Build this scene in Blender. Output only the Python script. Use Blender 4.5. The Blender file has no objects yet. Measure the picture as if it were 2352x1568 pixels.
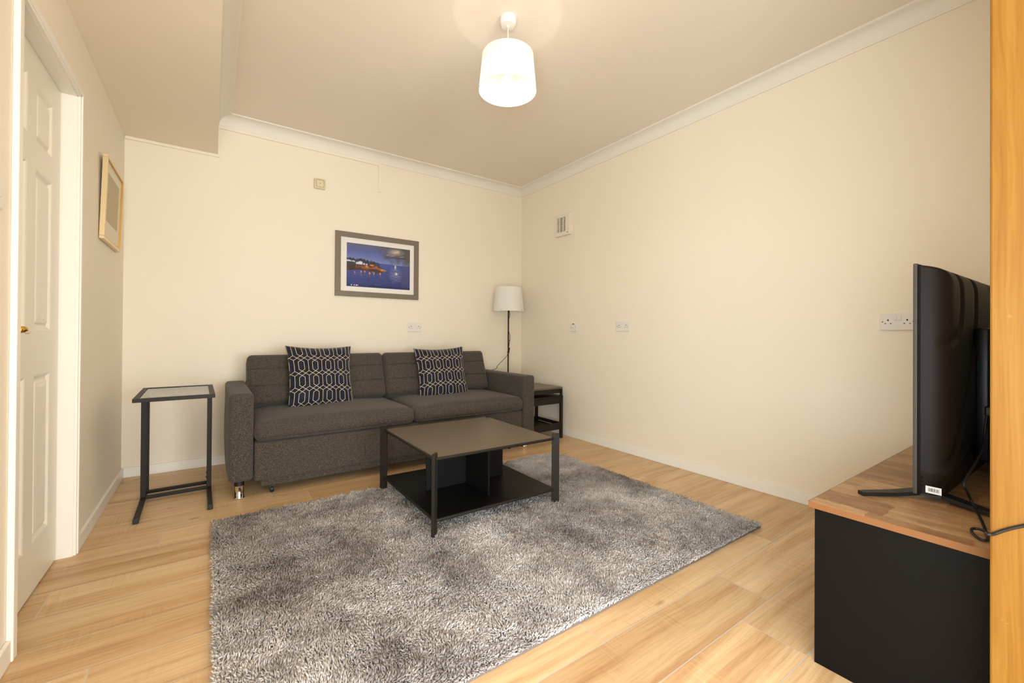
import bpy, bmesh, math, random
import numpy as np
from mathutils import Vector, Matrix

random.seed(7)
rng = np.random.default_rng(11)
S = bpy.context.scene
COL = S.collection
PI = math.pi

# ------------------------------------------------------------------ materials
def lin(c):
    if isinstance(c, str):
        c = [int(c[i:i + 2], 16) / 255 for i in (0, 2, 4)]
    else:
        c = [v / 255 for v in c]
    return [(v / 12.92 if v <= 0.04045 else ((v + 0.055) / 1.055) ** 2.4) for v in c] + [1.0]

class NT:
    """tiny node helper"""
    def __init__(self, name):
        self.m = bpy.data.materials.new(name)
        self.m.use_nodes = True
        self.t = self.m.node_tree
        self.t.nodes.clear()
        self.out = self.t.nodes.new('ShaderNodeOutputMaterial')
    def n(self, typ, ins=None, **kw):
        nd = self.t.nodes.new('ShaderNode' + typ)
        for k, v in kw.items():
            setattr(nd, k, v)
        for k, v in (ins or {}).items():
            self.put(nd.inputs[k], v)
        return nd
    def put(self, sock, v):
        if hasattr(v, 'is_output') or hasattr(v, 'links'):
            self.t.links.new(v, sock)
        else:
            if sock.type == 'RGBA' and len(v) == 3:
                v = list(v) + [1]
            sock.default_value = v
    def math(self, op, a, b=0.0, c=0.0, clamp=False):
        nd = self.n('Math', {0: a, 1: b, 2: c}, operation=op)
        nd.use_clamp = clamp
        return nd.outputs[0]
    def mix(self, f, a, b, blend='MIX'):
        nd = self.n('Mix', data_type='RGBA', blend_type=blend)
        self.put(nd.inputs[0], f); self.put(nd.inputs[6], a); self.put(nd.inputs[7], b)
        return nd.outputs[2]
    def ramp(self, f, stops, interp='LINEAR'):
        nd = self.n('ValToRGB', {0: f})
        cr = nd.color_ramp
        cr.interpolation = interp
        while len(cr.elements) < len(stops):
            cr.elements.new(0.5)
        for e, (p, c) in zip(cr.elements, stops):
            e.position = p
            e.color = c if len(c) == 4 else list(c) + [1]
        return nd.outputs[0]
    def noise(self, vec, scale, detail=3, rough=.5, dist=0.0):
        nd = self.n('TexNoise', {'Scale': scale, 'Detail': detail, 'Roughness': rough, 'Distortion': dist})
        if vec is not None:
            self.put(nd.inputs['Vector'], vec)
        return nd.outputs[0]
    def coord(self, which='Object'):
        return self.n('TexCoord').outputs[which]
    def mapping(self, vec, loc=(0, 0, 0), rot=(0, 0, 0), scale=(1, 1, 1)):
        return self.n('Mapping', {'Vector': vec, 'Location': loc, 'Rotation': rot, 'Scale': scale}).outputs[0]
    def bump(self, h, strength=.3, dist=.002):
        return self.n('Bump', {'Height': h, 'Strength': strength, 'Distance': dist}).outputs[0]
    def bsdf(self, **ins):
        nd = self.n('BsdfPrincipled')
        for k, v in ins.items():
            self.put(nd.inputs[k.replace('_', ' ')], v)
        self.t.links.new(nd.outputs[0], self.out.inputs[0])
        return nd

def plain(name, col, rough=.5, metal=0.0, spec=.5, bump=0.0, bscale=200):
    T = NT(name)
    kw = dict(Base_Color=lin(col), Roughness=rough, Metallic=metal)
    b = T.bsdf(**kw)
    b.inputs['Specular IOR Level'].default_value = spec
    if bump:
        T.put(b.inputs['Normal'], T.bump(T.noise(T.coord(), bscale, 3), bump, .001))
    return T.m

def paint(name, col, rough=.75, var=.015):
    T = NT(name)
    c = T.coord()
    base = lin(col)
    f = T.noise(c, 1.3, 3)
    a = [v * (1 - var) for v in base[:3]]
    bb = [v * (1 + var) for v in base[:3]]
    colr = T.mix(f, a, bb)
    b = T.bsdf(Base_Color=colr, Roughness=rough)
    b.inputs['Specular IOR Level'].default_value = .25
    T.put(b.inputs['Normal'], T.bump(T.noise(c, 260, 3, .6), .12, .001))
    return T.m

def wood_floor():
    T = NT('plank_floor')
    off = T.n('Attribute', attribute_name='plank').outputs
    pv = off['Vector']
    pos = T.coord()
    shift = T.n('VectorMath', {0: pv, 1: (37, 53, 11)}, operation='MULTIPLY').outputs[0]
    p = T.n('VectorMath', {0: pos, 1: shift}, operation='ADD').outputs[0]
    warp = T.noise(T.mapping(p, scale=(1.6, 5, 1)), 1.0, 3)
    wv = T.n('CombineXYZ', {1: T.math('MULTIPLY', warp, .05)}).outputs[0]
    pw = T.n('VectorMath', {0: p, 1: wv}, operation='ADD').outputs[0]
    g1 = T.noise(T.mapping(pw, scale=(.5, 9, 1)), 1.5, 7, .68)
    g2 = T.noise(T.mapping(pw, scale=(2.0, 60, 1)), 2.0, 4, .6)
    g3 = T.noise(T.mapping(p, scale=(2, 4, 1)), .7, 2, .5)
    light, mid, tan, brown = lin((244, 218, 178)), lin((234, 200, 155)), lin((208, 164, 114)), lin((172, 122, 74))
    col = T.ramp(g1, [(.28, brown), (.40, tan), (.52, mid), (.72, light)])
    col = T.mix(T.math('MULTIPLY', g3, .75), col, mid)
    fine = T.ramp(g2, [(.30, (.80, .75, .68)), (.52, (1, 1, 1)), (.8, (1.06, 1.05, 1.03))])
    col = T.mix(.75, col, fine, 'MULTIPLY')
    # knots
    vor = T.n('TexVoronoi', {'Vector': T.mapping(pw, scale=(2.2, 5.2, 1)), 'Scale': 1.0, 'Randomness': 1.0})
    kn = T.ramp(vor.outputs['Distance'], [(.02, (1, 1, 1)), (.075, (0, 0, 0))])
    col = T.mix(T.math('MULTIPLY', kn, .6), col, lin((140, 92, 52)))
    # saw marks across the grain
    saw = T.noise(T.mapping(p, scale=(150, 4, 1)), 1.0, 2)
    sawm = T.math('MULTIPLY', T.ramp(T.noise(p, 3.5, 2), [(.52, (0, 0, 0)), (.62, (1, 1, 1))]), .20)
    col = T.mix(sawm, col, T.ramp(saw, [(.4, lin((190, 140, 90))), (.6, lin((235, 200, 150)))]))
    tone = T.n('SeparateXYZ', {0: pv}).outputs[2]
    tint = T.ramp(tone, [(0, (.80, .77, .73)), (.5, (.91, .905, .90)), (1, (.98, .98, .99))])
    col = T.mix(1.0, col, tint, 'MULTIPLY')
    b = T.bsdf(Base_Color=col, Roughness=.42)
    b.inputs['Specular IOR Level'].default_value = .35
    T.put(b.inputs['Normal'], T.bump(g2, .15, .001))
    return T.m

def pine():
    T = NT('pine_wood')
    p = T.coord()
    warp = T.noise(T.mapping(p, scale=(6, 6, 1.2)), 1.2, 3)
    wv = T.n('CombineXYZ', {0: T.math('MULTIPLY', warp, .05), 1: T.math('MULTIPLY', warp, .06)}).outputs[0]
    pw = T.n('VectorMath', {0: p, 1: wv}, operation='ADD').outputs[0]
    g1 = T.noise(T.mapping(pw, scale=(60, 60, 2.2)), 1.0, 3, .5)
    g2 = T.noise(T.mapping(pw, scale=(160, 160, 3)), 1.2, 3)
    col = T.ramp(g1, [(.3, lin((128, 84, 26))), (.5, lin((136, 92, 28))), (.7, lin((146, 105, 40)))])
    col = T.mix(.35, col, T.ramp(g2, [(.35, lin((127, 83, 26))), (.65, lin((146, 104, 42)))]))
    sc = T.ramp(T.noise(T.mapping(p, scale=(30, 30, 26)), 1.0, 4, .6, .6), [(.68, (0, 0, 0)), (.74, (1, 1, 1))])
    col = T.mix(T.math('MULTIPLY', sc, .35), col, lin((168, 140, 96)))
    b = T.bsdf(Base_Color=col, Roughness=.5)
    b.inputs['Specular IOR Level'].default_value = .2
    return T.m

def melange():
    T = NT('charcoal_melange_fabric')
    p = T.coord()
    n1 = T.noise(p, 330, 3, .75)
    n2 = T.noise(T.mapping(p, scale=(1, 1, .4)), 420, 2, .6)
    n3 = T.noise(p, 3, 2)
    f = T.math('ADD', T.math('MULTIPLY', n1, .6), T.math('MULTIPLY', n2, .4))
    col = T.ramp(f, [(.34, lin((32, 29, 28))), (.47, lin((60, 54, 49))), (.53, lin((80, 72, 64))), (.68, lin((138, 126, 111)))])
    col = T.mix(T.math('MULTIPLY', n3, .18), col, lin((86, 77, 66)))
    b = T.bsdf(Base_Color=col, Roughness=.9)
    b.inputs['Specular IOR Level'].default_value = .2
    b.inputs['Sheen Weight'].default_value = .15
    T.put(b.inputs['Normal'], T.bump(f, .5, .002))
    return T.m

def cushion_fabric():
    T = NT('navy_geometric_fabric')
    uv = T.n('UVMap').outputs[0]
    sx = T.n('SeparateXYZ', {0: uv}).outputs
    P, Q = .098, .122
    a = T.math('PINGPONG', T.math('ADD', sx[0], 10 * P), P / 2)
    b = T.math('PINGPONG', T.math('ADD', sx[1], 10 * Q), Q / 2)
    def seg(x0, y0, x1, y1):
        dx, dy = x1 - x0, y1 - y0
        L2 = dx * dx + dy * dy
        px, py = T.math('SUBTRACT', a, x0), T.math('SUBTRACT', b, y0)
        t = T.math('DIVIDE', T.math('ADD', T.math('MULTIPLY', px, dx), T.math('MULTIPLY', py, dy)), L2, clamp=True)
        ex = T.math('SUBTRACT', px, T.math('MULTIPLY', t, dx))
        ey = T.math('SUBTRACT', py, T.math('MULTIPLY', t, dy))
        return T.math('SQRT', T.math('ADD', T.math('MULTIPLY', ex, ex), T.math('MULTIPLY', ey, ey)))
    segs = [(0, .15 * Q, 0, .5 * Q), (.30 * P, .255 * Q, .30 * P, .5 * Q), (0, .15 * Q, .26 * P, 0),
            (.26 * P, 0, .5 * P, .139 * Q), (.5 * P, .139 * Q, .30 * P, .255 * Q)]
    d = None
    for s in segs:
        e = seg(*s)
        d = e if d is None else T.math('MINIMUM', d, e)
    line = T.math('DIVIDE', T.math('SUBTRACT', .0018, d), .0008, clamp=True)
    base = T.ramp(T.noise(T.coord(), 30, 3), [(.3, lin((14, 15, 26))), (.7, lin((34, 34, 54)))])
    col = T.mix(line, base, lin((226, 212, 178)))
    bs = T.bsdf(Base_Color=col, Roughness=.7)
    bs.inputs['Sheen Weight'].default_value = .3
    bs.inputs['Specular IOR Level'].default_value = .2
    return T.m

def vintage_top():
    T = NT('vintage_patchwork_wood')
    p = T.coord()
    wob = T.n('CombineXYZ', {0: T.math('MULTIPLY', T.noise(p, 26, 3), .022), 1: T.math('MULTIPLY', T.noise(p, 31, 3), .022)}).outputs[0]
    xyz = T.n('SeparateXYZ', {0: T.n('VectorMath', {0: p, 1: wob}, operation='ADD').outputs[0]}).outputs
    row = T.math('FLOOR', T.math('DIVIDE', T.math('ADD', xyz[0], .045), .115))
    wn = T.n('TexWhiteNoise', noise_dimensions='1D'); T.put(wn.inputs['W'], row)
    cell = T.math('FLOOR', T.math('ADD', T.math('DIVIDE', xyz[1], .21), T.math('MULTIPLY', wn.outputs[0], 5.0)))
    wn2 = T.n('TexWhiteNoise', noise_dimensions='2D')
    T.put(wn2.inputs['Vector'], T.n('CombineXYZ', {0: row, 1: cell}).outputs[0])
    g1 = T.noise(T.mapping(p, scale=(14, 3.5, 3)), 1.6, 5, .65, .4)
    g2 = T.noise(p, 90, 4, .7)
    col = T.ramp(g1, [(.30, lin((116, 78, 48))), (.45, lin((158, 114, 72))), (.6, lin((186, 144, 98))), (.75, lin((205, 170, 124)))])
    dark = T.mix(.45, col, lin((122, 84, 52)))
    lightc = T.mix(.40, col, lin((206, 172, 126)))
    c2 = T.mix(T.ramp(wn2.outputs[0], [(.25, (0, 0, 0)), (.75, (1, 1, 1))]), dark, lightc)
    c2 = T.mix(.35, c2, T.ramp(g2, [(.35, (.55, .5, .45)), (.6, (1, 1, 1))]), 'MULTIPLY')
    b = T.bsdf(Base_Color=c2, Roughness=.42)
    return T.m

def attr_color(name, attr, rough=.6, spec=.3):
    T = NT(name)
    c = T.n('Attribute', attribute_name=attr).outputs['Color']
    b = T.bsdf(Base_Color=c, Roughness=rough)
    b.inputs['Specular IOR Level'].default_value = spec
    return T.m

def shade_mat(name, col, trans=.5, rough=.6):
    T = NT(name)
    d = T.n('BsdfDiffuse', {'Color': lin(col)})
    t = T.n('BsdfTranslucent', {'Color': lin(col)})
    mx = T.n('MixShader', {0: trans, 1: d.outputs[0], 2: t.outputs[0]})
    T.t.links.new(mx.outputs[0], T.out.inputs[0])
    return T.m

def glass_mat(name, tint=(.93, .97, .95)):
    T = NT(name)
    g = T.n('BsdfGlossy', {'Color': (1, 1, 1, 1), 'Roughness': .02})
    tr = T.n('BsdfTransparent', {'Color': list(tint) + [1]})
    fr = T.n('Fresnel', {'IOR': 1.5})
    mx = T.n('MixShader', {0: T.math('ADD', T.math('MULTIPLY', fr.outputs[0], .9), .03), 1: tr.outputs[0], 2: g.outputs[0]})
    T.t.links.new(mx.outputs[0], T.out.inputs[0])
    return T.m

def emit(name, col, s):
    T = NT(name)
    e = T.n('Emission', {'Color': lin(col), 'Strength': s})
    T.t.links.new(e.outputs[0], T.out.inputs[0])
    return T.m

M = {}
M['wall'] = paint('cream_wall_paint', (247, 235, 215))
M['ceil'] = paint('cream_ceiling_paint', (245, 232, 216), .85)
M['white'] = plain('white_gloss_paint', (248, 242, 231), .35, spec=.4)
M['coving'] = paint('white_coving_paint', (242, 234, 220), .7)
M['door'] = plain('white_door_paint', (240, 232, 216), .38, spec=.4, bump=.05, bscale=90)
M['trunk'] = plain('painted_trunking', (247, 235, 215), .5)
M['floor'] = wood_floor()
M['grout'] = plain('pale_grout', (218, 203, 186), .9)
M['pine'] = pine()
M['fabric'] = melange()
M['fabdark'] = plain('dark_seam', (26, 24, 23), .95)
M['cush'] = cushion_fabric()
M['navy'] = plain('navy_piping', (14, 14, 22), .8)
M['chrome'] = plain('chrome', (226, 220, 212), .08, 1.0)
M['black'] = plain('black_metal', (38, 32, 27), .5, 0.0, .25, .06, 700)
M['blackm'] = plain('black_plastic', (22, 20, 20), .5)
M['ttop'] = plain('black_brown_table_sheet', (94, 79, 60), .34, 0.0, .8, .10, 900)
M['tshelf'] = plain('black_shelf_sheet', (13, 11, 10), .42, 0.0, .3, .08, 900)
M['stand'] = plain('matt_black_board', (12, 9, 7), .65, 0, .15, .05, 900)
M['vint'] = vintage_top()
M['edge'] = plain('oak_edge_band', (136, 92, 56), .55, spec=.2, bump=.05)
M['tv'] = plain('tv_brown_black_plastic', (34, 26, 20), .42, 0, .12, .04, 900)
M['tvg'] = plain('tv_gloss_black', (10, 8, 7), .3, 0, .2)
M['bezel'] = plain('tv_grey_bezel', (74, 68, 62), .4, .2)
M['screen'] = plain('tv_screen', (6, 6, 7), .1)
M['label'] = plain('white_sticker', (236, 232, 226), .5)
M['plastic'] = plain('white_socket_plastic', (236, 230, 222), .3, spec=.4)
M['hole'] = plain('dark_hole', (40, 34, 30), .8)
M['red'] = plain('red_neon', (110, 20, 16), .3)
M['cream_plastic'] = plain('aged_cream_plastic', (232, 216, 178), .4)
M['groove'] = plain('shadow_gap_plastic', (150, 128, 92), .7)
M['fan'] = plain('fan_white_plastic', (240, 230, 212), .35)
M['fan_in'] = plain('fan_inner_brown', (70, 50, 34), .8)
M['brass'] = plain('polished_brass', (214, 168, 84), .18, 1.0)
M['gold'] = plain('champagne_frame', (226, 204, 160), .3, .5)
M['goldedge'] = plain('gold_frame_lip', (206, 164, 84), .3, .7)
M['mat'] = plain('cream_mount_board', (240, 228, 204), .8)
M['pale'] = paint('pale_print', (206, 190, 156), .8, .05)
M['frame'] = plain('taupe_frame', (124, 110, 94), .5)
M['mount'] = plain('white_mount_board', (240, 234, 226), .8)
M['art'] = attr_color('harbour_print', 'Col', .45)
M['glass'] = glass_mat('table_glass')
M['shade'] = shade_mat('white_fabric_shade', (255, 252, 246), .68)
M['shade2'] = shade_mat('white_plastic_shade', (255, 253, 248), .38)
M['cordw'] = plain('white_cord', (246, 240, 230), .4)
M['bulb'] = emit('bulb_glow', (255, 244, 232), 185)
M['rugback'] = plain('rug_backing', (120, 112, 108), .95)
def yarn():
    T = NT('grey_shag_yarn')
    c = T.n('Attribute', attribute_name='Col').outputs['Color']
    d = T.n('BsdfDiffuse', {'Color': c}); t = T.n('BsdfTranslucent', {'Color': c})
    mx = T.n('MixShader', {0: .08, 1: d.outputs[0], 2: t.outputs[0]})
    T.t.links.new(mx.outputs[0], T.out.inputs[0])
    return T.m
M['rug'] = yarn()
M['rivet'] = plain('grey_rivet', (150, 145, 138), .3, .8)

# ------------------------------------------------------------------ mesh helpers
def box(bm, x0, x1, y0, y1, z0, z1, bevel=0.0, seg=2, rot=None):
    x0, x1 = sorted((x0, x1)); y0, y1 = sorted((y0, y1)); z0, z1 = sorted((z0, z1))
    vs = [bm.verts.new((x, y, z)) for x in (x0, x1) for y in (y0, y1) for z in (z0, z1)]
    F = [(0, 1, 3, 2), (4, 6, 7, 5), (0, 4, 5, 1), (2, 3, 7, 6), (0, 2, 6, 4), (1, 5, 7, 3)]
    fs = [bm.faces.new([vs[i] for i in f]) for f in F]
    if bevel:
        es = list({e for f in fs for e in f.edges})
        r = bmesh.ops.bevel(bm, geom=es, offset=bevel, segments=seg, affect='EDGES', profile=.5)
        vs = list({v for f in r['faces'] for v in f.verts} | {v for v in vs if v.is_valid})
    if rot is not None:
        bmesh.ops.transform(bm, matrix=rot, verts=[v for v in vs if v.is_valid])
    return vs

def tube(bm, pts, r, n=8, cap=True, smooth=False):
    pts = [Vector(p) for p in pts]
    if smooth and len(pts) > 2:
        q = []
        P = [pts[0]] + pts + [pts[-1]]
        for i in range(1, len(P) - 2):
            for k in range(8):
                t = k / 8
                a, b, c, d = P[i - 1], P[i], P[i + 1], P[i + 2]
                q.append(.5 * ((2 * b) + (c - a) * t + (2 * a - 5 * b + 4 * c - d) * t * t + (3 * b - a - 3 * c + d) * t ** 3))
        q.append(pts[-1])
        pts = q
    rings = []
    up = Vector((0, 0, 1))
    prev = None
    for i, p in enumerate(pts):
        d = (pts[min(i + 1, len(pts) - 1)] - pts[max(i - 1, 0)]).normalized()
        if prev is None:
            ref = up if abs(d.z) < .9 else Vector((1, 0, 0))
            u = d.cross(ref).normalized()
        else:
            u = (prev - d * prev.dot(d)).normalized()
        prev = u
        v = d.cross(u)
        rr = r[i] if isinstance(r, (list, tuple)) else r
        rings.append([bm.verts.new(p + (u * math.cos(2 * PI * k / n) + v * math.sin(2 * PI * k / n)) * rr) for k in range(n)])
    for a, b in zip(rings, rings[1:]):
        for k in range(n):
            bm.faces.new((a[k], a[(k + 1) % n], b[(k + 1) % n], b[k]))
    if cap:
        bm.faces.new(rings[0][::-1]); bm.faces.new(rings[-1])

def lathe(bm, prof, c=(0, 0, 0), n=48, axis='z', close=False):
    rings = []
    for r, h in prof:
        ring = []
        for k in range(n):
            a = 2 * PI * k / n
            p = {'z': (r * math.cos(a), r * math.sin(a), h), 'y': (r * math.cos(a), h, r * math.sin(a)), 'x': (h, r * math.cos(a), r * math.sin(a))}[axis]
            ring.append(bm.verts.new((c[0] + p[0], c[1] + p[1], c[2] + p[2])))
        rings.append(ring)
    pairs = list(zip(rings, rings[1:]))
    if close:
        pairs.append((rings[-1], rings[0]))
    for a, b in pairs:
        for k in range(n):
            bm.faces.new((a[k], a[(k + 1) % n], b[(k + 1) % n], b[k]))
    if not close:
        for ring in (rings[0], rings[-1]):
            if (ring[0].co - ring[n // 2].co).length > 1e-4:
                bm.faces.new(ring)

def axis_vals(h, r, n, k):
    a = [-h + r * (1 - math.cos(PI / 2 * i / k)) * 1.0 for i in range(k)]
    mid = [-h + r + (2 * h - 2 * r) * i / n for i in range(n + 1)]
    b = [-v for v in a[::-1]]
    return a + mid + b

def rgrid(bm, h, r, seg=(8, 8, 8), k=4, fn=None):
    """rounded box of half-size h made of a fine grid, displaced by fn(co, box_co, normal)"""
    A = [axis_vals(h[i], r, seg[i], k) for i in range(3)]
    cache = {}
    def V(p):
        key = tuple(round(c, 6) for c in p)
        if key not in cache:
            q = Vector([max(-(h[i] - r), min(h[i] - r, p[i])) for i in range(3)])
            d = Vector(p) - q
            nrm = d.normalized()
            co = q + nrm * r
            if fn:
                co = fn(co, Vector(p), nrm)
            cache[key] = bm.verts.new(co)
        return cache[key]
    for ax in range(3):
        u, v = [(1, 2), (2, 0), (0, 1)][ax]
        for sgn in (-1, 1):
            for i in range(len(A[u]) - 1):
                for j in range(len(A[v]) - 1):
                    q = []
                    for (a, b) in ((i, j), (i + 1, j), (i + 1, j + 1), (i, j + 1)):
                        p = [0, 0, 0]; p[ax] = sgn * h[ax]; p[u] = A[u][a]; p[v] = A[v][b]
                        q.append(V(p))
                    if sgn < 0:
                        q.reverse()
                    if len(set(q)) == 4:
                        bm.faces.new(q)
                    elif len(set(q)) == 3:
                        qq = []
                        for w in q:
                            if w not in qq: qq.append(w)
                        bm.faces.new(qq)

def root_of(o):
    while o.parent: o = o.parent
    return o

def obj(name, bm, mat, parent=None, smooth=False, local=False, auto=None):
    """link bm as one mesh; coordinates are the room's unless local=True"""
    if parent is not None and not local:
        r = root_of(parent)
        bmesh.ops.transform(bm, matrix=r.matrix_basis.inverted(), verts=bm.verts)
    bmesh.ops.recalc_face_normals(bm, faces=bm.faces)
    me = bpy.data.meshes.new(name)
    bm.to_mesh(me); bm.free()
    for m in (mat if isinstance(mat, (list, tuple)) else [mat]):
        me.materials.append(m)
    o = bpy.data.objects.new(name, me)
    COL.objects.link(o)
    if parent is not None: o.parent = parent
    if smooth:
        me.polygons.foreach_set('use_smooth', [True] * len(me.polygons))
        if auto:
            at = me.attributes.new('sharp_edge', 'BOOLEAN', 'EDGE')
            b2 = bmesh.new(); b2.from_mesh(me); b2.edges.ensure_lookup_table()
            vals = [(len(e.link_faces) != 2 or e.calc_face_angle(0) > auto) for e in b2.edges]
            b2.free()
            at.data.foreach_set('value', vals)
    return o

def tag(o, label, cat, group=None):
    o['label'] = label; o['category'] = cat
    if group: o['group'] = group
    return o

def thing(name, label, cat, loc=(0, 0, 0), rz=0.0, group=None):
    o = bpy.data.objects.new(name, None)
    o.empty_display_size = .1
    o.location = loc; o.rotation_euler = (0, 0, rz)
    o.matrix_basis = Matrix.Translation(loc) @ Matrix.Rotation(rz, 4, 'Z')
    COL.objects.link(o)
    return tag(o, label, cat, group)

def struct(name, bm, mat, **kw):
    o = obj(name, bm, mat, **kw)
    o['kind'] = 'structure'
    return o

def NB(): return bmesh.new()

# ------------------------------------------------------------------ room shell
XL, YF, HC, HB, XB = -3.389, -3.775, 2.65, 2.344, -2.865     # side wall, wall behind tv, ceiling, bulkhead underside, bulkhead face
YR = -8.2
LW0, LW1, LZ0, LZ1 = -5.9, -3.72, .20, 1.55                    # unseen side window, added for fill light
DY0, DY1, DH = -1.955, -1.245, 2.045                          # door opening

# floor: individual planks over a grout bed
joint = {0: -1.367, 1: -1.168, 2: -1.845, 5: -3.18, 8: -3.385, 10: -3.085, 11: -2.39, 12: -3.2 + .62, 13: -3.2}
verts, faces, pv, mi = [], [], [], []
def quad(x0, x1, y0, y1, z, a, m):
    b = len(verts)
    verts.extend([(x0, y0, z), (x1, y0, z), (x1, y1, z), (x0, y1, z)])
    faces.append((b, b + 1, b + 2, b + 3)); mi.append(m)
    pv.extend([a] * 4)
quad(-3.55, .05, YR - .1, .05, -.0008, (0, 0, 0), 1)
PITCH, PL, G = .2, 1.19, .0020
for r in range(-26, 18):
    y0 = -3.36 + PITCH * r
    y1 = y0 + PITCH
    if y0 > .05: continue
    jx = joint.get(r, rng.uniform(-PL, 0) - 1)
    x = jx - PL * 4
    while x < .05:
        a, b = max(x, -3.55), min(x + PL, .05)
        if b - a > .01:
            t = (rng.random(), rng.random(), rng.random())
            quad(a + G, b - G, max(y0, YR - .1) + G, min(y1, .05) - G, 0.0, t, 0)
        x += PL
me = bpy.data.meshes.new('floor')
me.from_pydata(verts, [], faces)
me.materials.append(M['floor']); me.materials.append(M['grout'])
me.polygons.foreach_set('material_index', mi)
at = me.attributes.new('plank', 'FLOAT_VECTOR', 'POINT')
at.data.foreach_set('vector', np.array(pv, dtype=np.float32).ravel())
fl = bpy.data.objects.new('floor', me); COL.objects.link(fl)
fl['kind'] = 'structure'

bm = NB(); box(bm, XL - .15, .15, YR - .15, .15, HC, HC + .1); struct('ceiling', bm, M['ceil'])
bm = NB(); box(bm, XL - .15, .15, 0, .12, -.05, HC + .05); struct('wall_back', bm, M['wall'])
bm = NB(); box(bm, 0, .12, YR, 0, -.05, HC + .05); struct('wall_right', bm, M['wall'])
bm = NB()
box(bm, XL - .12, XL, DY1, 0, -.05, HC + .05); box(bm, XL - .12, XL, LW1, DY0, -.05, HC + .05); box(bm, XL - .12, XL, YR, LW0, -.05, HC + .05); box(bm, XL - .12, XL, LW0, LW1, -.05, LZ0); box(bm, XL - .12, XL, LW0, LW1, LZ1, HC + .05); box(bm, XL - .12, XL, DY0, DY1, DH, HC + .05)
struct('wall_left', bm, M['wall'])
bm = NB(); box(bm, -1.46, 0, YF - .1, YF, -.05, HC); struct('wall_front', bm, M['wall'])
bm = NB(); box(bm, XL, XB, YR, 0, HB, HC); struct('wall_bulkhead', bm, M['wall'])
# adjoining room behind the viewpoint, with a window added for fill light
WX0, WX1, WZ0, WZ1 = -3.2, -.2, .10, 1.85
bm = NB()
box(bm, XL - .12, WX0, YR - .12, YR, -.05, HC); box(bm, WX1, .12, YR - .12, YR, -.05, HC)
box(bm, WX0, WX1, YR - .12, YR, -.05, WZ0); box(bm, WX0, WX1, YR - .12, YR, WZ1, HC)
struct('wall_rear', bm, M['wall'])
bm = NB()
for x in (WX0, (WX0 + WX1) / 2 - .025, WX1 - .05): box(bm, x, x + .05, YR - .09, YR - .03, WZ0, WZ1)
for z in (WZ0, WZ1 - .05): box(bm, WX0, WX1, YR - .09, YR - .03, z, z + .05)
struct('added_window_1', bm, M['white'])  # unseen frame, added around the rear fill light
bm = NB()
for y in (LW0, (LW0 + LW1) / 2 - .025, LW1 - .05): box(bm, XL - .10, XL - .05, y, y + .05, LZ0, LZ1)
for z in (LZ0, LZ1 - .05): box(bm, XL - .10, XL - .05, LW0, LW1, z, z + .05)
struct('added_window_2', bm, M['white'])  # unseen frame, added around the side fill light

# coving
prof = [(0, 2.566), (.007, 2.566), (.009, 2.572)] + [(.009 + .066 * (1 - math.cos(t)), 2.574 + .064 * math.sin(t)) for t in [PI / 2 * i / 8 for i in range(9)]] + [(.083, 2.640), (.086, 2.643), (.086, 2.65)]
def sweep(bm, fa, fb):
    rows = [(bm.verts.new(fa(d, z)), bm.verts.new(fb(d, z))) for d, z in prof]
    rows.append((bm.verts.new(fa(0, 2.65)), bm.verts.new(fb(0, 2.65))))
    for (a, b), (c, d) in zip(rows, rows[1:] + rows[:1]): bm.faces.new((a, b, d, c))
    bm.faces.new([r[0] for r in rows]); bm.faces.new([r[1] for r in rows][::-1])
bm = NB(); sweep(bm, lambda d, z: (XB + d, -d, z), lambda d, z: (-d, -d, z)); struct('trim_1', bm, M['coving'], smooth=True, auto=.6)
bm = NB(); sweep(bm, lambda d, z: (-d, -d, z), lambda d, z: (-d, YF, z)); struct('trim_2', bm, M['coving'], smooth=True, auto=.6)
bm = NB(); sweep(bm, lambda d, z: (XB + d, -d, z), lambda d, z: (XB + d, YF, z)); struct('trim_3', bm, M['coving'], smooth=True, auto=.6)
# baseboards
def skirt(name, x0, x1, y0, y1):
    bm = NB(); box(bm, x0, x1, y0, y1, 0, .068, .003, 2); struct(name, bm, M['white'])
skirt('baseboard_back', XL, 0, -.014, 0)
skirt('baseboard_right', -.014, 0, YF, -.0141)
bm = NB()
box(bm, XL, XL + .014, -1.199, -.0141, 0, .068, .003, 2); box(bm, XL, XL + .012, YR, -2.0, 0, .068, .003, 2)
struct('baseboard_left', bm, M['white'])

# door in the side wall: lining, architrave, leaf
bm = NB()
box(bm, XL - .12, XL + .001, DY1 - .001, DY1 + .03, 0, DH + .03); box(bm, XL - .12, XL + .001, DY0 - .03, DY0, 0, DH + .03)
box(bm, XL - .12, XL + .001, DY0 - .03, DY1 + .03, DH - .001, DH + .03)
box(bm, XL - .064, XL - .053, DY0, DY1, DH - .012, DH)
struct('trim_4', bm, M['white'])
bm = NB()
def arch(y0, y1, z0, z1):
    box(bm, XL, XL + .011, y0, y1, z0, z1, .002, 2)
A0, A1 = DY1 + .003, DY1 + .045
arch(A0, A1, 0, DH + .045); box(bm, XL, XL + .016, A0 + .012, A1 - .008, 0, DH + .034, .003, 2)
B0, B1 = DY0 - .043, DY0 - .001
arch(B0 + .003, B1, 0, DH + .045); box(bm, XL, XL + .016, B0, B1 - .008, 0, DH + .034, .003, 2)
arch(B0 + .004, A1 - .001, DH + .003, DH + .0445); box(bm, XL, XL + .0155, B0 + .001, A1 - .009, DH + .012, DH + .038, .003, 2)
struct('trim_5', bm, M['white'])
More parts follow.
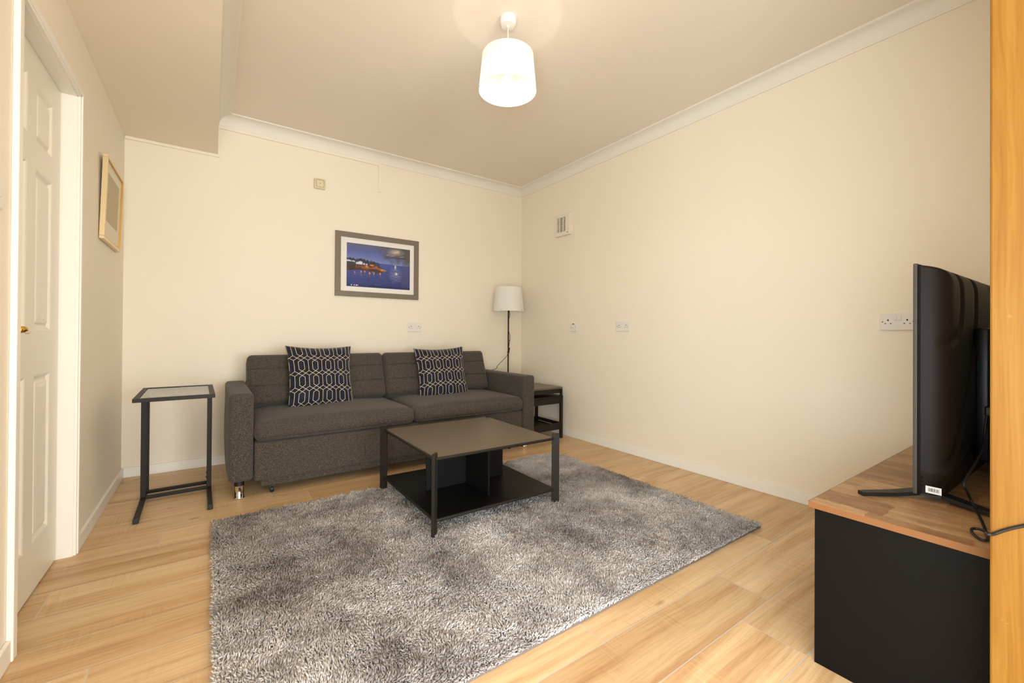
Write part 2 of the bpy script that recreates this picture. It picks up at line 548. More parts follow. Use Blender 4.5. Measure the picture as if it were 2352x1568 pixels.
# leaf with six raised-and-fielded panels
XD = XL - .051
def door_leaf(bm, ys, zs, panels):
    Y = sorted(ys); Z = sorted(zs)
    for i in range(len(Y) - 1):
        for j in range(len(Z) - 1):
            y0, y1, z0, z1 = Y[i], Y[i + 1], Z[j], Z[j + 1]
            if (i, j) in panels:
                loops = [(0, 0), (.006, -.002), (.016, -.011), (.024, -.012), (.030, -.006), (.034, -.004), (.038, -.004), (.052, -.0015)]
                prev = None
                for ins, dep in loops:
                    ring = [bm.verts.new((XD + dep, a, b)) for a, b in ((y0 + ins, z0 + ins), (y1 - ins, z0 + ins), (y1 - ins, z1 - ins), (y0 + ins, z1 - ins))]
                    if prev:
                        for k in range(4): bm.faces.new((prev[k], prev[(k + 1) % 4], ring[(k + 1) % 4], ring[k]))
                    prev = ring
                bm.faces.new(prev)
            else:
                bm.faces.new([bm.verts.new((XD, a, b)) for a, b in ((y0, z0), (y1, z0), (y1, z1), (y0, z1))])
    e = [(Y[0], Z[0]), (Y[-1], Z[0]), (Y[-1], Z[-1]), (Y[0], Z[-1])]
    f = [bm.verts.new((XD, a, b)) for a, b in e]; g = [bm.verts.new((XD - .035, a, b)) for a, b in e]
    for k in range(4): bm.faces.new((f[k], f[(k + 1) % 4], g[(k + 1) % 4], g[k]))
    bm.faces.new(g)
    bmesh.ops.remove_doubles(bm, verts=bm.verts, dist=.0002)
bm = NB()
door_leaf(bm, [DY0 + .004, -1.852, -1.652, -1.556, -1.356, DY1 - .004], [.008, .19, .83, 1.0, 1.615, 1.715, 1.935, DH - .004],
          {(1, 1), (3, 1), (1, 3), (3, 3), (1, 5), (3, 5)})
door = struct('door_1', bm, M['door'])
bm = NB()
lathe(bm, [(.001, 0), (.024, 0), (.024, .008), (.012, .012), (.010, .045)], (XD, DY0 + .06, 1.0), 20, 'x')
tube(bm, [(XD + .045, DY0 + .055, 1.0), (XD + .05, DY0 + .085, 1.003), (XD + .046, DY0 + .12, 1.0), (XD + .042, DY0 + .155, .994), (XD + .034, DY0 + .172, .991)], [.011, .010, .009, .007, .004], 12)
h = obj('door_handle', bm, M['brass'], door, smooth=True, local=True); h['label'] = 'brass lever handle'

# pine post of the opening beside the viewpoint
bm = NB(); box(bm, -1.512, -1.46, -3.90, -3.757, 0, HC - .001, .004, 2); pw = struct('trim_6', bm, M['pine']); pw['label'] = 'varnished pine post beside the television cabinet'

# ------------------------------------------------------------------ cable trunking
t = NB(); box(t, XB + .001, -1.6195, -.011, 0, 2.543, 2.565, .002); box(t, -1.649, -1.6195, -.0105, 0, 2.302, 2.545, .002)
tag(obj('cable_trunking', t, M['trunk']), 'long cream cable trunking under the coving with a short drop at its end', 'trunking')
t = NB(); box(t, XL + .001, XB + .014, -.012, 0, 2.322, HB - .0005, .002); box(t, XB + .0005, XB + .014, -.012, 0, HB - .001, 2.5425, .002)
tag(obj('cable_trunking', t, M['trunk']), 'short cream cable trunking edging the underside of the boxed bulkhead', 'trunking')

# ------------------------------------------------------------------ pendant light
PX, PY = -1.638, -2.083
pl = thing('pendant_light', 'white drum pendant light, lit, hanging from the ceiling', 'ceiling light', (PX, PY, HC))
bm = NB(); lathe(bm, [(.044, HC), (.045, HC - .012), (.043, HC - .03), (.036, HC - .038), (.008, HC - .040), (.008, HC - .048), (.004, HC - .05)], (PX, PY, 0), 40)
obj('ceiling_rose', bm, M['plastic'], pl, smooth=True, auto=.7)
bm = NB(); tube(bm, [(PX, PY, HC - .04), (PX, PY, 2.44)], .0032, 10); obj('cord', bm, M['cordw'], pl, smooth=True)
ZB, ZT, RB, RT = 2.268, 2.452, .150, .133
bm = NB(); lathe(bm, [(RB, ZB), (RT, ZT), (RT - .0015, ZT), (RB - .0015, ZB)], (PX, PY, 0), 72, close=True)
sh = obj('lamp_shade', bm, M['shade'], pl, smooth=True, auto=.9)
bm = NB()
for z, r in ((ZB, RB), (ZT, RT)):
    tube(bm, [(PX + r * math.cos(2 * PI * k / 64), PY + r * math.sin(2 * PI * k / 64), z) for k in range(65)], .0018, 6, cap=False)
for k in range(3):
    a = 2 * PI * k / 3
    tube(bm, [(PX + .02 * math.cos(a), PY + .02 * math.sin(a), ZT - .03), (PX + RT * math.cos(a), PY + RT * math.sin(a), ZT - .002)], .0018, 6)
rg = obj('shade_ring', bm, M['cordw'], sh, smooth=True)
bm = NB(); lathe(bm, [(.004, 2.465), (.015, 2.455), (.019, 2.43), (.02, 2.40), (.018, 2.385)], (PX, PY, 0), 24); obj('lamp_holder', bm, M['plastic'], pl, smooth=True)
bm = NB(); lathe(bm, [(.0005, 2.288)] + [(.03 * math.sin(t), 2.318 - .03 * math.cos(t)) for t in [.25 * i for i in range(1, 8)]], (PX, PY, 0), 28)
lb = obj('bulb', bm, M['bulb'], pl, smooth=True)
bm = NB(); lathe(bm, [(.0305, 2.322), (.031, 2.330), (.024, 2.352), (.016, 2.372), (.014, 2.386)], (PX, PY, 0), 28)
obj('bulb_body', bm, M['plastic'], lb, smooth=True)  # opaque upper half, added to keep bulb light off the ceiling

# ------------------------------------------------------------------ sofa bed
sofa = thing('sofa_bed', 'charcoal melange two-seat sofa bed with tufted back against the wall', 'sofa', (-1.667, -.5, 0))
F = M['fabric']
def arm(xc, sgn):
    hx, hy, hz = .0625, .428, .262
    def fn(co, p, n):
        # outward belly on the outer face, gathered by seams near the front
        o = co.copy()
        out = sgn * n.x
        if out > .5:
            u = (p.y + hy) / (2 * hy); w = (p.z + hz) / (2 * hz)
            bulge = .012 * math.sin(PI * min(1, max(0, u))) * math.sin(PI * min(1, max(0, w * .9 + .1)))
            o.x += sgn * bulge
            for s in (-.375, -.355, -.30):
                d = abs(p.y - s)
                if d < .006: o.x -= sgn * .004 * (1 - d / .006)
        return o
    bm = NB(); rgrid(bm, (hx, hy, hz), .024, (6, 90, 30), 5, fn)
    bmesh.ops.translate(bm, verts=bm.verts, vec=(xc, -.507, .374))
    return obj('armrest', bm, F, sofa, smooth=True)
arm(-2.7435, -1); arm(-.5945, 1)
bm = NB(); rgrid(bm, (1.006, .405, .115), .012, (20, 8, 8), 4); bmesh.ops.translate(bm, verts=bm.verts, vec=(-1.668, -.517, .215)); obj('base_panel', bm, F, sofa, smooth=True)
bm = NB(); box(bm, -2.636, -.70, -.902, -.2, .056, .104, .006, 2); obj('plinth', bm, F, sofa)
bm = NB(); box(bm, -2.679, -.658, -.19, -.085, .1, .645, .02, 3); obj('back_frame', bm, F, sofa, smooth=True, auto=.6)
def seat(x0, x1):
    hx, hy, hz = (x1 - x0) / 2, .405, .058
    def fn(co, p, n):
        o = co.copy()
        u, w = p.x / hx, (p.y + .0) / hy
        if n.z > -.2:
            k = max(0, n.z)
            o.z += k * (.030 * (1 - u ** 4) * (1 - w ** 6) + .006 * math.sin(u * 5 + w * 3) * (1 - u * u) * (1 - w * w))
        if n.y < -.3: o.y -= .010 * (1 - u ** 6) * (1 - (p.z / hz) ** 2)
        return o
    bm = NB(); rgrid(bm, (hx, hy, hz), .045, (30, 24, 4), 6, fn)
    cy, cz = -.535, .392
    bmesh.ops.translate(bm, verts=bm.verts, vec=((x0 + x1) / 2, cy, cz))
    s = obj('seat_cushion', bm, F, sofa, smooth=True)
    bm = NB(); tube(bm, [(x0 + .03, cy - hy - .0005, cz - .038), ((x0 + x1) / 2, cy - hy - .0065, cz - .040), (x1 - .03, cy - hy - .0005, cz - .038)], .0035, 8, smooth=True)
    obj('piping', bm, F, s, smooth=True)
seat(-2.679, -1.657); seat(-1.655, -.655)
def back(x0, x1, buttons):
    hx, hy, hz = (x1 - x0) / 2, .082, .188
    def fn(co, p, n):
        o = co.copy()
        u, w = p.x / hx, p.z / hz
        if n.y < 0:
            k = -n.y
            o.y -= k * .022 * (1 - u ** 6) * (1 - w ** 4)
            for s in (-.30, .36):
                d = abs(w - s) * hz
                o.y += k * .013 * math.exp(-(d / .0055) ** 2) * (1 if abs(u) < .985 else .4)
            for bu in buttons:
                for s in (-.30, .36):
                    d = math.hypot((u - bu) * hx, (w - s) * hz)
                    o.y += k * .020 * math.exp(-(d / .034) ** 2)
        return o
    bm = NB(); rgrid(bm, (hx, hy, hz), .034, (60, 4, 90), 5, fn)
    bmesh.ops.transform(bm, matrix=Matrix.Translation(((x0 + x1) / 2, -.305, .640)) @ Matrix.Rotation(-math.radians(20), 4, 'X'), verts=bm.verts)
    return obj('back_cushion', bm, F, sofa, smooth=True)
back(-2.683, -1.703, (-.45, .45)); back(-1.698, -.702, (-.45, .45))
for x, y in ((-2.748, -.865), (-.600, -.865), (-2.748, -.14), (-.600, -.14)):
    bm = NB(); lathe(bm, [(.027, .001), (.0285, .004), (.025, .010), (.0245, .078)], (x, y, 0), 32)
    lg = obj('leg', bm, M['chrome'], sofa, smooth=True, auto=.6)
    bm = NB(); lathe(bm, [(.026, .0775), (.026, .114)], (x, y, 0), 24); obj('leg_collar', bm, M['blackm'], lg, smooth=True, auto=.6)
for x in (-2.575, -.76):
    bm = NB(); lathe(bm, [(.0005, -.010), (.018, -.010), (.020, -.006), (.020, .006), (.018, .010), (.0005, .010)], (x, -.86, .0205), 20, 'x')
    box(bm, x - .016, x + .016, -.872, -.845, .03, .06)
    obj('castor', bm, M['blackm'], sofa, smooth=True, auto=.6)

# throw cushions
def cushion(name_label, center, size, lean, yaw, roll, ox, oy, seed, group):
    r = np.random.default_rng(seed)
    root = bpy.data.objects.new('throw_cushion', None); COL.objects.link(root)
    root.matrix_basis = Matrix.Translation(center) @ Matrix.Rotation(yaw, 4, 'Z') @ Matrix.Rotation(lean, 4, 'X') @ Matrix.Rotation(roll, 4, 'Y')
    tag(root, name_label, 'cushion', group)
    n = 56
    s = size / 2
    bm = NB(); uvl = bm.loops.layers.uv.new('UVMap')
    grid = {}
    ph = r.uniform(0, 6, 6)
    for side in (-1, 1):
        for i in range(n + 1):
            for j in range(n + 1):
                x, z = -1 + 2 * i / n, -1 + 2 * j / n
                x, z = math.sin(x * PI / 2) * .35 + x * .65, math.sin(z * PI / 2) * .35 + z * .65
                edge = i in (0, n) or j in (0, n)
                key = (i, j, 0 if edge else side)
                if key in grid: continue
                X = s * x * (1 - .085 * (1 - z * z)); Z = s * z * (1 - .085 * (1 - x * x))
                th = .066 * ((1 - abs(x) ** 2.6) * (1 - abs(z) ** 2.6)) ** .55
                wr = 0
                ex = max(abs(x), abs(z))
                wr += .006 * math.sin(14 * x + ph[0] + 4 * z) * (abs(z) ** 3) * (1 - abs(z)) * 4
                wr += .006 * math.sin(13 * z + ph[1] + 3 * x) * (abs(x) ** 3) * (1 - abs(x)) * 4
                wr += .003 * math.sin(5 * (x + z) + ph[2]) * (1 - ex)
                Y = side * (th + (wr if not edge else 0))
                grid[key] = bm.verts.new((X, Y, Z))
        for i in range(n):
            for j in range(n):
                q = [(i, j), (i + 1, j), (i + 1, j + 1), (i, j + 1)]
                vs = [grid[(a, b, 0 if (a in (0, n) or b in (0, n)) else side)] for a, b in q]
                f = bm.faces.new(vs)
                for l, (a, b) in zip(f.loops, q):
                    x, z = -1 + 2 * a / n, -1 + 2 * b / n
                    x, z = math.sin(x * PI / 2) * .35 + x * .65, math.sin(z * PI / 2) * .35 + z * .65
                    l[uvl].uv = (s * x + ox, s * z + oy)
    c = obj('cover', bm, M['cush'], root, smooth=True, local=True)
    bm = NB()
    pts = []
    for a, b in [(-1, -1), (1, -1), (1, 1), (-1, 1)]:
        pass
    ring = []
    for k in range(4 * 24):
        e, t = divmod(k, 24); t = -1 + 2 * t / 24
        x, z = [(t, -1), (1, t), (-t, 1), (-1, -t)][e]
        ring.append((s * x * (1 - .085 * (1 - z * z)), 0, s * z * (1 - .085 * (1 - x * x))))
    ring.append(ring[0])
    tube(bm, ring, .0014, 6, cap=False)
    obj('seam_edge', bm, M['navy'], root, smooth=True, local=True)
    return root
cushion('navy cushion with cream lattice lines on the seat beside the armrest near the glass table', (-2.216, -.470, .675), .470, math.radians(-17), math.radians(4), math.radians(1), .008, -.016, 3, None)
cushion('navy cushion with cream lattice lines on the seat near the floor lamp', (-1.220, -.472, .655), .462, math.radians(-17), math.radians(-6), math.radians(-2), .0, -.012, 5, None)

# ------------------------------------------------------------------ coffee table
CT = (-1.617, -1.633)
ct = thing('coffee_table', 'square low black coffee table with lower shelf standing on the shag rug', 'coffee table', (CT[0], CT[1], 0), math.radians(-.6))
HS, ZTOP, ZSH = .382, .394, .096
def sheet(name, z, mat):
    c = .022; a = HS - .004
    bm = NB()
    pts = [(-a + c, -a), (a - c, -a), (a, -a + c), (a, a - c), (a - c, a), (-a + c, a), (-a, a - c), (-a, -a + c)]
    top = [bm.verts.new((x, y, z)) for x, y in pts]; bot = [bm.verts.new((x, y, z - .012)) for x, y in pts]
    bm.faces.new(top); bm.faces.new(bot)
    for k in range(8): bm.faces.new((top[k], top[(k + 1) % 8], bot[(k + 1) % 8], bot[k]))
    o = obj(name, bm, mat, ct, local=True)
    for k in range(4):
        bm = NB()
        d = [(-1, -1, 1, -1), (1, -1, 1, 1), (1, 1, -1, 1), (-1, 1, -1, -1)][k]
        e = HS - .004
        p0 = Vector((d[0] * e, d[1] * e, z - .007)); p1 = Vector((d[2] * e, d[3] * e, z - .007))
        u = (p1 - p0).normalized()
        tube(bm, [p0 + u * .005, p1 - u * .005], .0078, 12)
        obj('edge_rail', bm, M['black'], o, smooth=True, local=True, auto=.8)
sheet('table_top', ZTOP, M['ttop']); sheet('shelf', ZSH, M['tshelf'])
for sx in (-1, 1):
    for sy in (-1, 1):
        bm = NB()
        R = Matrix.Translation((sx * HS, sy * HS, 0)) @ Matrix.Rotation(math.atan2(sy, sx), 4, 'Z')
        box(bm, -.020, .024, -.0075, .0075, .012, .418, .002, 2, R)
        obj('leg', bm, M['black'], ct, local=True)
for k in range(2):
    bm = NB()
    if k == 0: box(bm, -.262, .262, -.006, .006, ZSH, ZTOP - .012, .001)
    else:
        box(bm, -.006, .006, -.265, -.0061, ZSH, ZTOP - .012, .001); box(bm, -.006, .006, .0061, .265, ZSH, ZTOP - .012, .001)
    obj('divider_panel', bm, M['tshelf'], ct, local=True)

# ------------------------------------------------------------------ two-tier side table in the corner
nt = thing('side_table', 'black two-tier side table between the sofa arm and the wall corner', 'side table', (-.30, -.625, 0))
x0, x1, y0, y1 = -.50, -.103, -.828, -.425
bm = NB(); box(bm, x0 - .002, x1 - .002, y0 + .002, y1, .477, .495, .004, 2); obj('table_top', bm, M['ttop'], nt)
bm = NB()
box(bm, x0 + .02, x1 - .028, y0 + .012, y0 + .026, .436, .477); box(bm, x0 + .02, x1 - .028, y1 - .026, y1 - .012, .436, .477)
box(bm, x0 + .012, x0 + .026, y0 + .02, y1 - .02, .436, .477); box(bm, x1 - .030, x1 - .018, y0 + .02, y1 - .02, .436, .477)
obj('upper_apron', bm, M['black'], nt)
bm = NB(); box(bm, x0 - .004, x1, y0 - .004, y1 + .002, .394, .411, .004, 2); obj('lower_top', bm, M['tshelf'], nt)
for ax in (x0, x1 - .022):
    for ay in (y0, y1 - .022):
        bm = NB(); box(bm, ax, ax + .020, ay + .004, ay + .022, .411, .478, .001); obj('spacer_post', bm, M['black'], nt)
        bm = NB(); box(bm, ax - .004 if ax > -.3 else ax, ax + .022, ay, ay + .022, 0, .394, .001); obj('leg', bm, M['black'], nt)
bm = NB()
box(bm, x0 + .022, x1 - .026, y0 + .006, y0 + .020, .336, .394); box(bm, x0 + .022, x1 - .026, y1 - .020, y1 - .006, .336, .394)
box(bm, x0 + .006, x0 + .02, y0 + .022, y1 - .022, .336, .394); box(bm, x1 - .02, x1 - .006, y0 + .022, y1 - .022, .336, .394)
obj('apron', bm, M['black'], nt)
bm = NB()
box(bm, x0 + .01, x1 - .026, y0 + .004, y0 + .018, .086, .150); box(bm, x0 + .01, x1 - .026, y1 - .018, y1 - .004, .086, .150)
box(bm, x0 + .006, x0 + .02, y0 + .022, y1 - .022, .086, .150); box(bm, x1 - .02, x1 - .008, y0 + .022, y1 - .022, .150 - .030, .150)
obj('shelf_rim', bm, M['black'], nt)
bm = NB(); box(bm, x0 + .02, x1 - .02, y0 + .018, y1 - .018, .105, .115); obj('shelf', bm, M['tshelf'], nt)

# ------------------------------------------------------------------ glass laptop table
lt = thing('laptop_table', 'narrow black metal table with clear glass top beside the door wall', 'side table', (-3.2245, -.9909, 0), .0211)
W_, D_, H_ = .353, .561, .65
bm = NB()
for a in ((0, W_, 0, .022), (0, W_, D_ - .022, D_), (0, .026, .022, D_ - .022), (W_ - .026, W_, .022, D_ - .022)):
    box(bm, a[0], a[1], a[2], a[3], H_ - .020, H_, .0015)
obj('top_frame', bm, M['black'], lt, local=True)
bm = NB(); box(bm, .0262, W_ - .0262, .0222, D_ - .0222, H_ - .009, H_ - .003); g = obj('glass_top', bm, M['glass'], lt, local=True); g['label'] = 'clear glass panel'
for x in (.006, W_ - .031):
    bm = NB(); box(bm, x, x + .025, .372, .397, .012, H_ - .020, .0015); obj('leg', bm, M['black'], lt, local=True)
    bm = NB(); box(bm, x + (.014 if x < .1 else .002), x + (.031 if x < .1 else .019), .482, .502, .012, H_ - .020, .0015); obj('rear_leg', bm, M['black'], lt, local=True)
    bm = NB(); box(bm, x + .001, x + .024, .012, .505, .004, .026, .0015); f = obj('foot', bm, M['black'], lt, local=True)
    bm = NB(); box(bm, x, x + .025, .006, .022, .001, .0275, .002); obj('foot_cap', bm, M['blackm'], f, local=True)
for y in (.374, .484):
    bm = NB(); box(bm, .030, W_ - .030, y, y + .018, .010, .030, .0015); obj('crossbar', bm, M['black'], lt, local=True)
for x, dx in ((.031, 1), (W_ - .031, -1)):
    for z in (.055, .085):
        bm = NB(); lathe(bm, [(.005, 0), (.006, dx * .002), (.004, dx * .006)], (x - dx * .004 , .492, z), 10, 'x'); obj('bolt', bm, M['blackm'], lt, local=True)

# ------------------------------------------------------------------ floor lamp
LX, LY = -.317, -.20
lp = thing('floor_lamp', 'slim black floor lamp with white shade behind the sofa arm', 'floor lamp', (LX, LY, 0))
bm = NB(); lathe(bm, [(.001, 0), (.115, 0), (.118, .006), (.115, .014), (.012, .020), (.010, .05)], (LX, LY, 0), 48); obj('base', bm, M['black'], lp, smooth=True, auto=.6)
bm = NB(); tube(bm, [(LX, LY, .02), (LX, LY, 1.40)], .0075, 14); obj('pole', bm, M['black'], lp, smooth=True)
bm = NB(); lathe(bm, [(.165, 1.243), (.139, 1.497), (.1375, 1.497), (.1635, 1.243)], (LX, LY, 0), 72, close=True)
s2 = obj('lamp_shade', bm, M['shade2'], lp, smooth=True, auto=.9)
for a in (-2.62, -1.12, .4):
    bm = NB(); c, s = math.cos(a), math.sin(a)
    r_ = .1637
    for k in range(1):
        bmesh.ops.create_uvsphere(bm, u_segments=10, v_segments=6, radius=.0036, matrix=Matrix.Translation((LX + r_ * c, LY + r_ * s, 1.256)))
    obj('rivet', bm, M['rivet'], s2, smooth=True)
bm = NB(); lathe(bm, [(.012, 1.30), (.02, 1.305), (.02, 1.36), (.006, 1.37)], (LX, LY, 0), 20)
for k in range(3):
    a = 2 * PI * k / 3 + .3
    tube(bm, [(LX, LY, 1.36), (LX + .143 * math.cos(a), LY + .143 * math.sin(a), 1.44)], .002, 6)
obj('shade_fitting', bm, M['black'], lp, smooth=True, auto=.6)
bm = NB()
tube(bm, [(LX + .006, LY - .008, 1.25), (LX + .010, LY - .010, 1.20), (LX - .006, LY - .010, 1.15), (LX - .010, LY - .010, 1.08), (LX + .002, LY - .010, 1.02), (LX + .014, LY - .010, .985), (LX + .012, LY - .010, .94), (LX + .004, LY - .012, .90), (LX - .002, LY - .015, .862)], .003, 8, smooth=True)
tube(bm, [(LX - .012, LY - .015, .80), (LX - .03, LY, .76), (LX - .075, -.12, .67), (LX - .09, -.10, .63), (LX - .13, -.06, .60), (LX - .16, -.045, .45), (LX - .17, -.04, .2), (LX - .17, -.04, .01)], .0025, 8, smooth=True)
obj('cable', bm, M['blackm'], lp, smooth=True)
bm = NB(); box(bm, -.010, .010, -.008, .008, -.030, .030, .004, 2, Matrix.Translation((LX - .006, LY - .016, .831)) @ Matrix.Rotation(.2, 4, 'Y')); obj('cord_switch', bm, M['blackm'], lp)
bm = NB(); tube(bm, [(LX - .012, LY - .006, .935), (LX + .018, LY - .006, .935)], .004, 8); obj('cable_clip', bm, M['blackm'], lp)

# ------------------------------------------------------------------ shag rug
RX0, RX1, RY0, RY1 = -2.880, -.545, -2.850, -1.205
rug = thing('shag_rug', 'grey mottled shag pile rug on the floor under the coffee table', 'rug', ((RX0 + RX1) / 2, (RY0 + RY1) / 2, 0))
bm = NB(); box(bm, RX0, RX1, RY0, RY1, .0005, .009, .002, 1); obj('rug_backing', bm, M['rugback'], rug)
def vnoise(x, y, cell, seed):
    r = np.random.default_rng(seed); g = r.random((64, 64))
    u, v = x / cell + 13.0, y / cell + 29.0
    i, j = np.floor(u).astype(int), np.floor(v).astype(int)
    a, b = u - i, v - j
    a = a * a * (3 - 2 * a); b = b * b * (3 - 2 * b)
    f = lambda p, q: g[p % 64, q % 64]
    return (f(i, j) * (1 - a) + f(i + 1, j) * a) * (1 - b) + (f(i, j + 1) * (1 - a) + f(i + 1, j + 1) * a) * b
SP = .0054
nx, ny = int((RX1 - RX0) / SP), int((RY1 - RY0) / SP)
gx, gy = np.meshgrid(np.arange(nx), np.arange(ny))
bx = RX0 + (gx.ravel() + .5 + rng.uniform(-.5, .5, nx * ny)) * SP
by = RY0 + (gy.ravel() + .5 + rng.uniform(-.5, .5, nx * ny)) * SP
N = len(bx)
n1, n2, n3 = vnoise(bx, by, .30, 1), vnoise(bx, by, .11, 2), vnoise(bx, by, .035, 3)
patch = .5 * n1 + .35 * n2 + .15 * n3
ang = 2 * PI * (vnoise(bx, by, .26, 4) * 1.1 + .9 * vnoise(bx, by, .06, 5)) + rng.normal(0, .6, N)
leanv = np.clip(.55 + .45 * (vnoise(bx, by, .20, 6) - .5) * 2 + rng.normal(0, .30, N), .0, 1.15)
L = .0205 * (1 + rng.normal(0, .2, N)) * (.8 + .4 * vnoise(bx, by, .03, 7))
edge = np.minimum(np.minimum(bx - RX0, RX1 - bx), np.minimum(by - RY0, RY1 - by))
dx, dy = np.cos(ang), np.sin(ang)
# pile at the rim falls outwards a little
ox = np.where(bx - RX0 < .02, -1.0, np.where(RX1 - bx < .02, 1.0, 0)); oy = np.where(by - RY0 < .02, -1.0, np.where(RY1 - by < .02, 1.0, 0))
rj = rng.uniform(.3, 1.8, N); dx = dx + rj * ox; dy = dy + rj * oy
leanv = np.where((ox != 0) | (oy != 0), np.clip(leanv + .25, .5, 1.2), leanv)
nn = np.hypot(dx, dy) + 1e-6; dx /= nn; dy /= nn
hmid = L * .55 * np.cos(leanv * .55); omid = L * .55 * np.sin(leanv * .55)
htip = hmid + L * .45 * np.cos(np.minimum(leanv * 1.45, 1.75)); otip = omid + L * .45 * np.sin(np.minimum(leanv * 1.45, 1.75))
z0 = .008
W0 = rng.uniform(.0021, .0032, N)
V = np.zeros((N, 7, 3), np.float32)
px_, py_ = -dy, dx
for k in range(3):
    a = 2 * PI * k / 3 + .4
    ca, sa = math.cos(a), math.sin(a)
    rx = (px_ * ca + dx * sa); ry = (py_ * ca + dy * sa)
    V[:, k, 0] = bx + rx * W0 * .8; V[:, k, 1] = by + ry * W0 * .8; V[:, k, 2] = z0
    # ring at the bend, tilted with the strand
    V[:, 3 + k, 0] = bx + dx * omid + rx * W0 * 1.15; V[:, 3 + k, 1] = by + dy * omid + ry * W0 * 1.15; V[:, 3 + k, 2] = z0 + hmid - sa * W0 * .7
CLU = .017
ci, cj = np.floor(bx / CLU).astype(int), np.floor(by / CLU).astype(int)
jit = np.random.default_rng(21).uniform(-.4, .4, (2, 997))
hsh = (ci * 131 + cj * 577) % 997
kx, ky = (ci + .5 + jit[0][hsh]) * CLU, (cj + .5 + jit[1][hsh]) * CLU
V[:, 6, 0] = bx + dx * otip + (kx - bx) * .45; V[:, 6, 1] = by + dy * otip + (ky - by) * .45; V[:, 6, 2] = z0 + np.maximum(htip, .006)
base = (np.arange(N) * 7)[:, None]
q = np.array([[0, 1, 4, 3], [1, 2, 5, 4], [2, 0, 3, 5]])
tr = np.array([[3, 4, 6], [4, 5, 6], [5, 3, 6]])
Q = (base[:, :, None] + q[None]).reshape(N, 12); Tt = (base[:, :, None] + tr[None]).reshape(N, 9)
loops = np.concatenate([Q, Tt], 1).astype(np.int32).ravel()
sizes = np.tile([4, 4, 4, 3, 3, 3], N)
starts = np.concatenate([[0], np.cumsum(sizes)[:-1]]).astype(np.int32)
me = bpy.data.meshes.new('pile')
me.vertices.add(N * 7); me.vertices.foreach_set('co', (V - np.array([(RX0 + RX1) / 2, (RY0 + RY1) / 2, 0], np.float32)).ravel())
me.loops.add(len(loops)); me.loops.foreach_set('vertex_index', loops)
me.polygons.add(len(sizes)); me.polygons.foreach_set('loop_start', starts)
me.update(calc_edges=True)
me.polygons.foreach_set('use_smooth', [True] * len(sizes))
tone = np.clip(.52 + .75 * (patch - .5) * 2 + .30 * (vnoise(bx, by, .022, 12) - .5) + rng.normal(0, .05, N), .0, 1.1)
c0, c1 = np.array(lin((140, 132, 129))[:3]), np.array(lin((232, 226, 222))[:3])
cc = c0[None] + (c1 - c0)[None] * tone[:, None]
ca = np.ones((N, 7, 4), np.float32); ca[:, :, :3] = cc[:, None, :]
at = me.attributes.new('Col', 'FLOAT_COLOR', 'POINT'); at.data.foreach_set('color', ca.ravel())
me.materials.append(M['rug'])
po = bpy.data.objects.new('pile', me); COL.objects.link(po); po.parent = rug; po['kind'] = 'stuff'

# ------------------------------------------------------------------ tv stand
tsx0, tsx1, tsy0, tsy1 = -1.388, -.03, -3.773, -3.371
ts = thing('tv_stand', 'low black tv cabinet with rustic wood top against the wall', 'tv stand', (-.71, -3.58, 0))
bm = NB(); box(bm, tsx0, tsx1, tsy0, tsy1, .4725, .4912, .001); tp = obj('top_board', bm, M['vint'], ts)
bm = NB()
box(bm, tsx0 - .0012, tsx0, tsy0, tsy1, .4725, .4908); box(bm, tsx0, tsx1, tsy1, tsy1 + .0012, .4725, .4908)
eb = obj('edge_band', bm, M['edge'], tp)
bm = NB(); box(bm, tsx0 + .010, tsx0 + .028, tsy0, tsy1 - .012, .001, .4725, .001); obj('side_panel', bm, M['stand'], ts)
bm = NB(); box(bm, tsx1 - .028, tsx1 - .010, tsy0, tsy1 - .012, .001, .4725, .001); obj('side_panel', bm, M['stand'], ts)
bm = NB(); box(bm, tsx0 + .028, tsx1 - .028, tsy0, tsy0 + .006, .02, .4725); obj('back_panel', bm, M['stand'], ts)
bm = NB(); box(bm, tsx0 + .028, tsx1 - .028, tsy0 + .006, tsy1 - .03, .04, .058); obj('bottom_board', bm, M['stand'], ts)
for k in range(3):
    w = (tsx1 - tsx0 - .06) / 3
    a = tsx0 + .03 + k * w
    bm = NB(); box(bm, a + .002, a + w - .002, tsy1 - .03, tsy1 - .013, .045, .468, .001); d = obj('cabinet_door', bm, M['stand'], ts)
    bm = NB(); box(bm, a + w / 2 - .05, a + w / 2 + .05, tsy1 - .013, tsy1 - .003, .41, .42, .002); obj('door_pull', bm, M['black'], d)

# ------------------------------------------------------------------ television
TA = math.radians(-1.2)
tv = thing('television', 'flat television seen from behind standing on the rustic wood cabinet', 'television', (-1.112, -3.552, 0), TA)
TWD, TZ0, TZ1 = 1.085, .512, 1.224
bm = NB(); box(bm, .0, TWD, -.010, .0, TZ0, TZ1, .002, 2); obj('bezel', bm, M['bezel'], tv, local=True)
bm = NB(); box(bm, .010, TWD - .010, -.0005, .0012, TZ0 + .018, TZ1 - .010); obj('screen', bm, M['screen'], tv, local=True)
bm = NB(); box(bm, .004, TWD - .004, -.016, -.0105, TZ0 + .004, TZ1 - .004); obj('rear_gap', bm, M['tvg'], tv, local=True)
